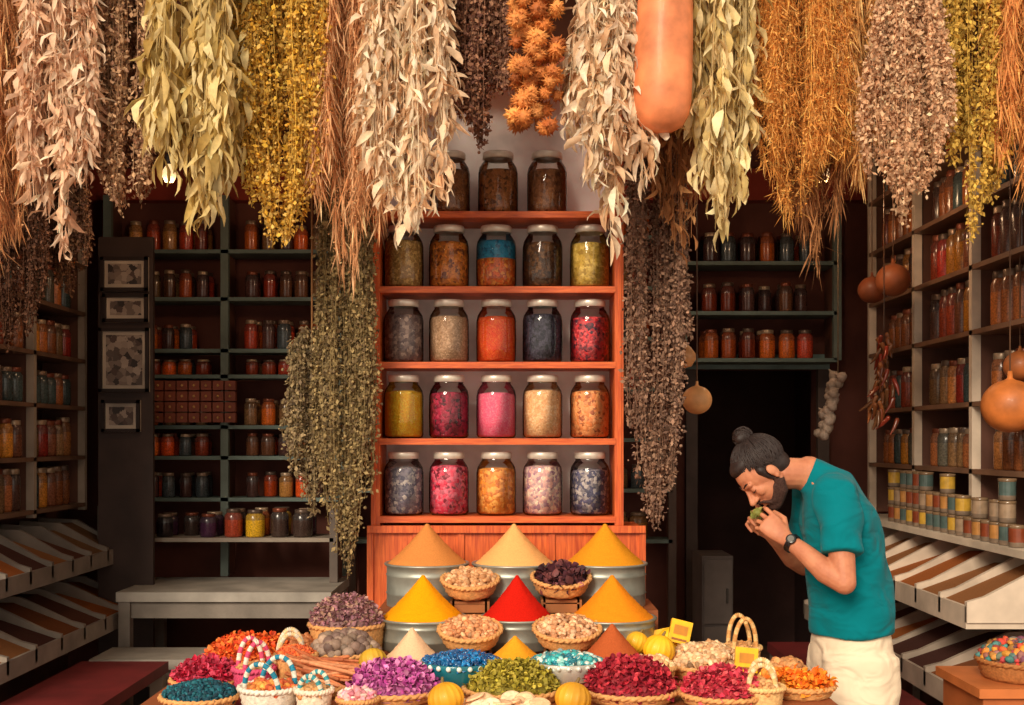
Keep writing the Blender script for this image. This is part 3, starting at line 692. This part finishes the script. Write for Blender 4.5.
for i in range(8):
    for j in range(4):
        xa = x0 + (x1 - x0) * i / 8; za = z0 + (z1 - z0) * j / 4
        m.bx(xa + .004, xa + (x1 - x0) / 8 - .004, 7.0, 7.04, za + .004, za + (z1 - z0) / 4 - .004, lin((125, 62, 42)))
        m.ball((xa + (x1 - x0) / 16, 6.995, za + (z1 - z0) / 8), .008, lin((180, 140, 85)), 8, 6)
m.finish('spice_drawer_cabinet', M_dull)
def bench(name, x0, x1, y0, y1, z, top, leg):
    m = MB(); m.bx(x0, x1, y0, y1, z - .05, z, lin(top))
    for x in (x0 + .04, x1 - .04):
        for y in (y0 + .04, y1 - .04): m.bx(x - .03, x + .03, y - .03, y + .03, 0, z - .05, lin(leg))
    m.bx(x0 + .04, x1 - .04, y0 + .03, y0 + .05, z - .14, z - .05, lin(leg))
    m.finish(name, M_dull)
bench('display_bench', -2.08, -.95, 6.3, 7.0, .70, (165, 158, 148), (130, 120, 110))
bench('display_bench', -2.08, -.95, 5.9, 6.25, .42, (150, 142, 132), (125, 114, 104))
bench('red_bench', -2.08, -1.66, 4.7, 5.8, .43, (110, 34, 34), (140, 128, 116))
bench('red_bench', 1.34, 1.66, 4.75, 6.3, .44, (110, 34, 34), (130, 118, 106))
for k, a in enumerate((-1.85, -1.55, -1.25)):   # dark goods stored under the bench top
    m = MB(); wicker(m, (a, 6.6, .001), .13, .22, lin((110, 70, 42)), .85); heap(m, (a, 6.6, .21), .12, .06, [(225, 110, 40), JC[k * 2]], NUT, .016, 200, mat=1); m.finish('spice_basket', [M_wick, M_item])
m = MB(); xa, xb = X(702, 6.6), X(733, 6.6); zt = W(0, 556, 6.6)[2]
m.bx(xa, xb, 6.6, 6.95, .04, zt, lin((92, 82, 78))); m.bx(xa + .01, xb - .01, 6.585, 6.6, .08, zt * .55, lin((100, 90, 85))); m.bx(xa + .01, xb - .01, 6.585, 6.6, zt * .57, zt - .02, lin((100, 90, 85)))
for z in (zt * .45, zt * .75): m.bx(xb - .04, xb - .03, 6.57, 6.585, z - .04, z + .04, lin((60, 55, 50)))
for x in (xa + .03, xb - .03): m.bx(x - .02, x + .02, 6.63, 6.67, 0, .04, lin((60, 55, 50)))
m.finish('storage_cabinet', M_dull)

m = MB(); m.bx(X(97, 6.6), X(152, 6.6), 6.62, 6.65, 0.0, 2.62, lin((60, 45, 40))); m.finish('display_board', M_dull)
mp_ = mat_contents('photo_print', [(50, 42, 42), (115, 100, 92), (165, 150, 138), (80, 64, 60)], 22, .0)
for (xa, ya, xb, yb) in ((101, 257, 148, 291), (103, 294, 148, 322), (99, 328, 149, 392), (102, 400, 140, 432)):
    a = W(xa, yb, 6.6); b_ = W(xb, ya, 6.6); m = MB(); t = .018
    m.bx(a[0], b_[0], 6.605, 6.619, a[2], b_[2], lin((190, 176, 160)))
    for q in ((a[0], b_[0], a[2], a[2] + t), (a[0], b_[0], b_[2] - t, b_[2]), (a[0], a[0] + t, a[2], b_[2]), (b_[0] - t, b_[0], a[2], b_[2])):
        m.bx(q[0], q[1], 6.585, 6.605, q[2], q[3], lin((40, 28, 26)))
    m.bx(a[0] + t + .02, b_[0] - t - .02, 6.600, 6.606, a[2] + t + .02, b_[2] - t - .02, (1, 1, 1), mat=1)
    m.finish('framed_photo', [M_dull, mp_])

def hgourd(px, py, Y, rpx, col, rnd=False):
    c = W(px, py, Y); r = rpx * Y / F; m = MB()
    pr = [(0, -r), (r * .6, -r * .85), (r, -r * .2), (r * .95, r * .3), (r * .6, r * .8), (r * .3, r * 1.1), (r * .12, r * 1.4), (0, r * 1.4)]
    if rnd: pr = [(r * math.sin(a) + (.0), -r * .95 * math.cos(a)) for a in np.linspace(0, 2.95, 18)] + [(r * .10, r * 1.0), (r * .08, r * 1.25), (0, r * 1.25)]
    m.lathe(pr, c, lin(col), 28)
    m.tube([c + [0, 0, r * 1.2], (c[0], Y, ZC - .006)], .003, lin((95, 64, 42)), seg=5)
    m.finish('hanging_calabash', M_gourd)
hgourd(685, 357, 4.75, 11, (215, 152, 98)); hgourd(697, 400, 4.95, 15, (222, 160, 102), True)
hgourd(1010, 406, 4.7, 28, (190, 108, 50), True); hgourd(1020, 366, 4.95, 16, (175, 100, 52), True); hgourd(893, 280, 5.9, 17, (150, 84, 50), True); hgourd(872, 290, 6.1, 14, (140, 76, 46), True)
m = MB()
for i in range(46):
    t = i / 45; c = W(884 + rng.uniform(-9, 9) * (.5 + t), 335 + t * 85, 5.6); c[1] += rng.uniform(-.05, .05)
    d = np.array([rng.normal(0, .5), rng.normal(0, .5), -1]); d /= np.linalg.norm(d)
    m.tube([c, c + d * .04 + [.004, 0, 0], c + d * .075], [.011, .009, .003], pal([(140, 50, 32), (150, 90, 50), (108, 70, 42)], 1)[0], seg=8)
m.tube([W(884, 330, 5.6), (W(884, 330, 5.6)[0], 5.6, ZC - .006)], .003, lin((95, 64, 42)), seg=5)
m.finish('chili_string', M_gloss)
m = MB()
for i in range(30):
    t = i / 29; c = W(838 - t * 16 + rng.uniform(-4, 4), 375 + t * 60, 5.9); c[1] += rng.uniform(-.03, .03)
    m.lathe([(0, -.024), (.02, -.02), (.028, -.004), (.02, .012), (.007, .024), (.003, .04)], c, pal([(180, 160, 145), (158, 140, 124)], 1, .08)[0], 12, R=rotm('x', rng.normal(0, .6)) @ rotm('y', rng.normal(0, .6)))
m.tube([W(838, 378, 5.9), (W(838, 378, 5.9)[0], 5.9, ZC - .006)], .003, lin((110, 90, 68)), seg=5)
m.finish('garlic_braid', M_item)

m = MB(); c = W(1000, 680, 4.0); zt = c[2]
m.bx(1.50, 2.0, 3.85, 4.25, zt - .03, zt, lin((190, 108, 55)))
m.bx(1.52, 1.98, 3.87, 4.23, zt - .16, zt - .03, lin((165, 90, 46)))
for x in (1.54, 1.96):
    for y in (3.89, 4.21): m.bx(x - .02, x + .02, y - .02, y + .02, 0, zt - .16, lin((165, 90, 46)))
m.finish('corner_stand', M_dull)
m = MB(); wicker(m, (1.72, 4.03, zt + .001), .15, .06, lin((170, 108, 58)), .85)
heap(m, (1.72, 4.03, zt + .05), .14, .07, [(200, 60, 48), (60, 125, 120), (225, 155, 60), (130, 75, 95), (80, 66, 52)], NUT, .018, 320, mat=1)
m.finish('trinket_basket', [M_wick, M_item])

for i, (x, y, z) in enumerate(((-1.6, 5.6, 2.75), (1.45, 5.6, 2.75), (0.0, 6.1, 2.8))):  # invented hanging lamps, added to brighten the dark shop interior
    e = empty('added_fill_bulb', (x, y, z))
    m = MB(); m.lathe([(0, -.05), (.02, -.045), (.032, -.02), (.03, .005), (.015, .03), (.014, .04)], (x, y, z), (1, .8, .55), 16)
    mb_, nt, bb = mat_new('fill_bulb_glow_%d' % i); bb.inputs['Base Color'].default_value = (1, .8, .5, 1); bb.inputs['Emission Color'].default_value = (1, .62, .3, 1); bb.inputs['Emission Strength'].default_value = 1.0
    m.finish('fill_bulb', mb_, e)
    m = MB(); m.lathe([(.016, .035), (.018, .04), (.018, .08), (0, .085)], (x, y, z), lin((60, 50, 45)), 16); m.tube([(x, y, z + .08), (x, y, ZC - .005)], .003, lin((50, 40, 36)), seg=5); m.finish('fill_bulb_cord', M_dull, e)
    ld = bpy.data.lights.new('fill_light', 'POINT'); ld.energy = 8; ld.color = (1, .62, .34); ld.shadow_soft_size = .05  # added warm fill that lifts the interior blacks
    lo_ = bpy.data.objects.new('fill_light', ld); scene.collection.objects.link(lo_); lo_.parent = e; lo_.location = (0, 0, -.12)

# ------------------------------------------------------------------ the man
man = empty('man', (1.13, 4.0, 0))
def mpart(m, name, mt, vox=None, sm=6):
    o = m.finish(name, mt, man)
    if vox:
        md = o.modifiers.new('r', 'REMESH'); md.mode = 'VOXEL'; md.voxel_size = vox; md.use_smooth_shade = True
        if sm: s2 = o.modifiers.new('s', 'SMOOTH'); s2.iterations = sm; s2.factor = .5
    return o
def mat_flat(name, col, rough, sss=0, bump=.1, bs=200, vs=25, va=.15):
    m, nt, b = mat_new(name); N = nt.nodes.new; L = nt.links.new
    g = N('ShaderNodeNewGeometry'); n = N('ShaderNodeTexNoise'); n.inputs['Scale'].default_value = vs; n.inputs['Detail'].default_value = 4; L(g.outputs['Position'], n.inputs['Vector'])
    r = N('ShaderNodeValToRGB'); r.color_ramp.elements[0].position = .35; r.color_ramp.elements[1].position = .65
    r.color_ramp.elements[0].color = (*(lin(col) * np.array([1 - va * .6, 1 - va * 1.3, 1 - va * 1.4])), 1); r.color_ramp.elements[1].color = (*np.minimum(1, lin(col) * (1 + va)), 1)
    L(n.outputs['Fac'], r.inputs[0]); L(r.outputs[0], b.inputs['Base Color'])
    n2 = N('ShaderNodeTexNoise'); n2.inputs['Scale'].default_value = bs; L(g.outputs['Position'], n2.inputs['Vector'])
    bp = N('ShaderNodeBump'); bp.inputs['Strength'].default_value = bump; bp.inputs['Distance'].default_value = .001; L(n2.outputs['Fac'], bp.inputs['Height']); L(bp.outputs[0], b.inputs['Normal'])
    b.inputs['Roughness'].default_value = rough
    if sss:
        b.inputs['Subsurface Weight'].default_value = sss; b.inputs['Subsurface Radius'].default_value = (.02, .007, .004); b.inputs['Subsurface Scale'].default_value = .5
    return m
SKIN = mat_flat('man_skin', (192, 126, 92), .6, .08, .25); HAIR = mat_flat('man_hair', (36, 24, 21), .6, 0, .8, 250, 60, .4)
BEARD = mat_flat('man_beard', (58, 37, 29), .9, 0, 1., 600, 200, .5)
SHIRT = mat_cloth('teal_cotton', (0, 114, 124), fold=.45); SHORTS = mat_cloth('cream_cotton', (236, 216, 188), .95, .4)
YS = np.array([0, 1.0, 0])
C = np.array([.835, 3.985, 1.382])
f = np.array([-.56, -.18, -.81]); f /= np.linalg.norm(f)
lft = np.array([0, -1.0, 0]); lft = lft - f * np.dot(lft, f); lft /= np.linalg.norm(lft)
up = np.cross(f, lft)
if up[2] < 0: up = -up
HR = np.stack([f, lft, up], 1); HS = .92
H = lambda x, y, z: C + HR @ (np.array([x, y, z], float) * HS)
body = MB()
tor = [(1.13, .80, .128, .10), (1.135, .95, .125, .10), (1.118, 1.10, .145, .105), (1.08, 1.25, .16, .10), (1.04, 1.345, .14, .07), (.99, 1.392, .06, .055)]
body.tube([(x, 4.0, z) for x, z, _, _ in tor], [q[2] for q in tor], side=YS, rad2=[q[3] for q in tor], seg=24)
body.tube([(1.03, 4.0, 1.36), (.96, 3.995, 1.388), H(-.045, 0, -.05)], [.060, .053, .053], seg=16)
hb = lambda x, y, z, r, **k: body.ball(H(x, y, z), np.array(r) * HS, R=HR, **k)
hb(-.015, 0, .03, (.097, .076, .088), seg=24, rings=16)
hb(.024, 0, -.02, (.060, .058, .082), seg=24, rings=16)
hb(.060, 0, -.088, (.024, .024, .022))
for s_ in (-1, 1):
    body.tube([H(-.01, s_ * .052, -.04), H(.015, s_ * .045, -.074), H(.058, s_ * .016, -.092)], [.019, .017, .014])
    hb(.054, s_ * .036, -.014, (.024, .020, .022))
    hb(.092, s_ * .010, -.025, (.012, .008, .008))
    hb(-.014, s_ * .078, -.004, (.018, .006, .028), seg=20, rings=14); hb(-.010, s_ * .085, .004, (.017, .005, .021), seg=20, rings=14); hb(-.008, s_ * .083, -.024, (.009, .006, .010))
    body.tube([H(.076, s_ * .010, .030), H(.070, s_ * .042, .030)], [.010, .009])
    hb(.069, s_ * .031, .008, (.013, .015, .011))
body.tube([H(.080, 0, .024), H(.093, 0, 0), H(.110, 0, -.022)], [.006, .007, .009])
hb(.104, 0, -.026, (.012, .011, .009)); hb(.088, 0, -.018, (.016, .009, .016))
body.tube([H(.078, -.020, -.051), H(.087, -.006, -.047), H(.087, .006, -.047), H(.078, .020, -.051)], [.004, .006, .006, .004])
body.tube([H(.076, -.016, -.061), H(.084, 0, -.062), H(.076, .016, -.061)], [.005, .0075, .005])
YM = 3.995
def mir(v, s_): v = np.array(v, float); return v if s_ > 0 else np.array([v[0], 2 * YM - v[1], v[2]])
sh = np.array([1.035, 3.835, 1.325]); el = np.array([1.035, 3.735, 1.055]); wr = np.array([.885, 3.865, 1.18])
for s_ in (1, -1):
    M_ = lambda v: mir(v, s_)
    body.tube([M_((1.05, 3.93, 1.34)), M_(sh), M_(sh * .5 + el * .5), M_(el)], [.056, .052, .044, .036], seg=16)
    body.tube([M_(el), M_(el * .68 + wr * .32 + np.array([0, -.004, -.008])), M_(el * .3 + wr * .7), M_(wr)], [.036, .039, .030, .024], seg=16)
    a = np.array([-.70, .30, .65]); a /= np.linalg.norm(a)
    n_ = np.array([-.25, .9, .1]); n_ -= a * np.dot(a, n_); n_ /= np.linalg.norm(n_)
    sd = -np.cross(a, n_)
    K = wr + a * .085
    body.tube([M_(wr - a * .005), M_(wr + a * .03), M_(wr + a * .06), M_(K)], [.024, .033, .038, .037], side=M_(sd) - M_(np.zeros(3)), rad2=[.017, .017, .015, .011], seg=16)
    for k, (off, ls, bends, r0) in enumerate(((.030, (.040, .024, .020), (24, 42, 28), .0080), (.0102, (.044, .028, .021), (34, 46, 30), .0082),
                                              (-.0098, (.041, .026, .020), (42, 50, 32), .0078), (-.029, (.032, .019, .017), (52, 52, 34), .0070))):
        p = K + sd * off - a * .006; ang = 0; pts = [p - a * .02, p]
        for l_, bd in zip(ls, bends):
            ang += math.radians(bd); d = a * math.cos(ang) + n_ * math.sin(ang) + sd * off * 4; d /= np.linalg.norm(d)
            p = p + d * l_; pts.append(p)
        body.tube([M_(q) for q in pts], [r0, r0 * 1.05, r0 * .97, r0 * .9, r0 * .78], seg=10)
    t0 = wr + a * .028 + sd * .026 + n_ * .006
    d1 = a * .62 + sd * .62 + n_ * .45; d1 /= np.linalg.norm(d1); d2 = a * .8 + sd * .05 + n_ * .6; d2 /= np.linalg.norm(d2)
    body.tube([M_(t0 - d1 * .012), M_(t0), M_(t0 + d1 * .04), M_(t0 + d1 * .04 + d2 * .03), M_(t0 + d1 * .04 + d2 * .052)], [.013, .0125, .0105, .0095, .0075], seg=10)
for s_ in (1, -1):
    M_ = lambda v: mir(v, s_)
    body.tube([M_((1.13, 3.925, .80)), M_((1.12, 3.905, .65)), M_((1.11, 3.90, .48)), M_((1.135, 3.90, .36)), M_((1.15, 3.90, .2)), M_((1.16, 3.90, .09))],
              [.080, .074, .056, .054, .043, .034], seg=16)
    body.tube([M_((1.18, 3.90, .045)), M_((1.10, 3.90, .05)), M_((1.0, 3.89, .032)), M_((.945, 3.885, .028))], [.032, .036, .042, .034], side=YS, rad2=[.03, .035, .024, .018], seg=14)
mpart(body, 'body', SKIN, .0032, 3)
shirt = MB()
st = [(1.132, .862, .176, .142), (1.128, .92, .174, .140), (1.122, 1.02, .170, .136), (1.106, 1.13, .174, .132), (1.078, 1.25, .185, .120), (1.043, 1.345, .160, .084), (.998, 1.382, .084, .064), (.976, 1.394, .064, .059)]
shirt.tube([(q[0], 4.0, q[1]) for q in st], [q[2] for q in st], side=YS, rad2=[q[3] for q in st], seg=32, rnd=False)
for s_ in (1, -1):
    M_ = lambda v: mir(v, s_); e2 = sh * .32 + el * .68
    shirt.tube([M_((1.06, 3.93, 1.335)), M_(sh + [.002, 0, .002]), M_(sh * .62 + el * .38 + [.004, 0, 0]), M_(e2)], [.070, .070, .067, .068], seg=20, rnd=False)
so_ = mpart(shirt, 'tshirt', SHIRT, .006, 12)
tx = bpy.data.textures.new('folds', 'CLOUDS'); tx.noise_scale = .10; tx.noise_depth = 0
dm = so_.modifiers.new('d', 'DISPLACE'); dm.texture = tx; dm.strength = .022; dm.mid_level = .5; dm.texture_coords = 'GLOBAL'
shorts = MB()
shorts.tube([(1.132, 4.0, .93), (1.132, 4.0, .84), (1.135, 4.0, .72)], [.146, .162, .168], side=YS, rad2=[.118, .130, .128], seg=28, rnd=False)
for s_ in (1, -1):
    M_ = lambda v: mir(v, s_)
    shorts.tube([M_((1.135, 3.915, .80)), M_((1.13, 3.905, .66)), M_((1.12, 3.90, .47))], [.096, .103, .10], side=YS, rad2=[.126, .128, .118], seg=20, rnd=False)
o2 = mpart(shorts, 'shorts', SHORTS, .008, 6)
dm = o2.modifiers.new('d', 'DISPLACE'); dm.texture = tx; dm.strength = .016; dm.mid_level = .5; dm.texture_coords = 'GLOBAL'
hair = MB()
hh = lambda x, y, z, r, **k: hair.ball(H(x, y, z), np.array(r) * HS, R=HR, **k)
hh(-.036, 0, .042, (.094, .084, .090), seg=28, rings=18)
hh(-.06, 0, -.01, (.055, .07, .06), seg=20, rings=12)
hh(.004, 0, .088, (.066, .062, .036), seg=20, rings=12)
for s_ in (-1, 1): hair.tube([H(.01, s_ * .068, .03), H(.010, s_ * .067, -.002), H(.004, s_ * .064, -.024)], [.017, .009, .006])
B = H(-.075, 0, .138)
hair.ball(B, (.030, .034, .028), R=HR); hair.ball(B + HR @ np.array([.014, .014, .006]), .020); hair.ball(B + HR @ np.array([-.014, -.016, .006]), .020)
hair.tube([H(-.05, 0, .10), H(-.07, 0, .122)], [.038, .022])
mpart(hair, 'hair', HAIR, .005, 3)
st_ = MB(); cen = np.array([-.033, 0, .044]); rad = np.array([.098, .087, .093])
bd = np.array([-.055, 0, .10]) / rad; bd /= np.linalg.norm(bd)
for i in range(380):
    th = rng.uniform(-2.8, 2.8); s0 = np.array([math.cos(th) * .96, math.sin(th), .02 + .48 * max(0, math.cos(th)) - .62 * (1 - math.cos(th)) * .5 + rng.normal(0, .05)]); s0 /= np.linalg.norm(s0)
    pts = []; lift = .01 + rng.random() * .04; sw = rng.normal(0, .10, 3)
    for t in np.linspace(0, 1, 9):
        q = s0 * (1 - t) + bd * t + sw * math.sin(t * 3.1); q /= np.linalg.norm(q); pts.append(H(*(cen + q * rad * (1.0 + lift * math.sin(t * 3.1)))))
    st_.tube(pts, .0020, seg=5, cap=False)
for i in range(70):
    a0 = rng.uniform(0, 6.28); ax = rng.normal(0, 1, 3); ax /= np.linalg.norm(ax); v = np.cross(ax, [0, 0, 1.]); v /= np.linalg.norm(v); w_ = np.cross(ax, v)
    aa = np.linspace(a0, a0 + 3.0, 12); rr_ = rng.uniform(.028, .035); st_.tube([B + rr_ * (v * math.cos(q) + w_ * math.sin(q)) for q in aa], .0018, seg=5, cap=False)
mpart(st_, 'hair_strands', HAIR)
brow = MB()
for s_ in (-1, 1):
    brow.tube([H(.083, s_ * .012, .036), H(.077, s_ * .032, .041), H(.066, s_ * .046, .035)], [.0026, .0034, .0022])
    brow.tube([H(.081, s_ * .020, .003), H(.081, s_ * .032, .000), H(.072, s_ * .044, .004)], [.0012, .0018, .0012])
mpart(brow, 'eyebrows_and_lashes', HAIR)
beard = MB()
for s_ in (-1, 1):
    beard.tube([H(.000, s_ * .0640, -.020), H(-.006, s_ * .0535, -.043), H(.017, s_ * .0465, -.076), H(.058, s_ * .016, -.094)], [.0055, .0205, .0195, .0165])
    beard.tube([H(.020, s_ * .050, -.050), H(.055, s_ * .030, -.075)], [.015, .014])
    beard.tube([H(.094, s_ * .003, -.040), H(.086, s_ * .020, -.046), H(.074, s_ * .027, -.064), H(.066, s_ * .020, -.082)], [.004, .005, .006, .009])
beard.ball(H(.061, 0, -.090), np.array([.026, .026, .023]) * .98, R=HR)
mpart(beard, 'beard', BEARD, .003, 2)
wt = MB(); ax = (wr - el) / np.linalg.norm(wr - el); cw = wr - ax * .022
v = np.cross(ax, [0, 0, 1.]); v /= np.linalg.norm(v); w_ = np.cross(ax, v)
q = np.linspace(0, 2 * np.pi, 30)
for o_ in (-.006, 0, .006): wt.tube([cw + ax * o_ + .0285 * (v * math.cos(t) + w_ * math.sin(t)) for t in q], .0042, lin((25, 22, 24)), seg=6, cap=False)
fd = np.array([-.2, -.9, .4]); fd -= ax * np.dot(fd, ax); fd /= np.linalg.norm(fd)
Rw = np.stack([ax, np.cross(fd, ax), fd], 1)
wt.lathe([(0, -.004), (.016, -.004), (.017, 0), (.016, .006), (.013, .007), (0, .007)], cw + fd * .030, lin((34, 32, 34)), 24, R=Rw)
wt.lathe([(.0105, .0075), (0, .0076)], cw + fd * .030, lin((110, 108, 102)), 24, R=Rw)
mpart(wt, 'wristwatch', M_gloss)
hd = MB(); hc = wr + np.array([-.70, .30, .65]) / 1.002 * .112 + np.array([-.002, .040, .008])
hd.ball(hc, (.016, .02, .016), lin((118, 120, 52)), 16, 10)
hd.inst(*PETAL, randrot(30) * .020, np.tile(hc, (30, 1)) + rng.normal(0, .008, (30, 3)), pal([(118, 122, 52), (92, 98, 42), (150, 142, 72)], 30))
mpart(hd, 'held_herbs', M_item)

# ------------------------------------------------------------------ light, camera
w = bpy.data.worlds.new('sky'); scene.world = w; w.use_nodes = True
bg = w.node_tree.nodes['Background']; bg.inputs[0].default_value = (1.0, .87, .71, 1); bg.inputs[1].default_value = 1.0
sd_ = bpy.data.lights.new('sun', 'SUN'); sd_.energy = 3.3; sd_.angle = math.radians(20); sd_.color = (1, .85, .66)
so = bpy.data.objects.new('sun', sd_); scene.collection.objects.link(so)
so.rotation_euler = Vector((.34, .84, -.44)).to_track_quat('-Z', 'Y').to_euler(); so.location = (-2, -3, 6)
cd = bpy.data.cameras.new('camera'); cd.lens = F / 1024 * 36; cd.sensor_width = 36; cd.shift_y = (440 - 352.5) / 1024
co = bpy.data.objects.new('camera', cd); scene.collection.objects.link(co); co.location = (0, 0, CZ); co.rotation_euler = (math.pi / 2, 0, 0)
scene.camera = co
scene.view_settings.view_transform = 'Standard'
scene.view_settings.look = 'None'
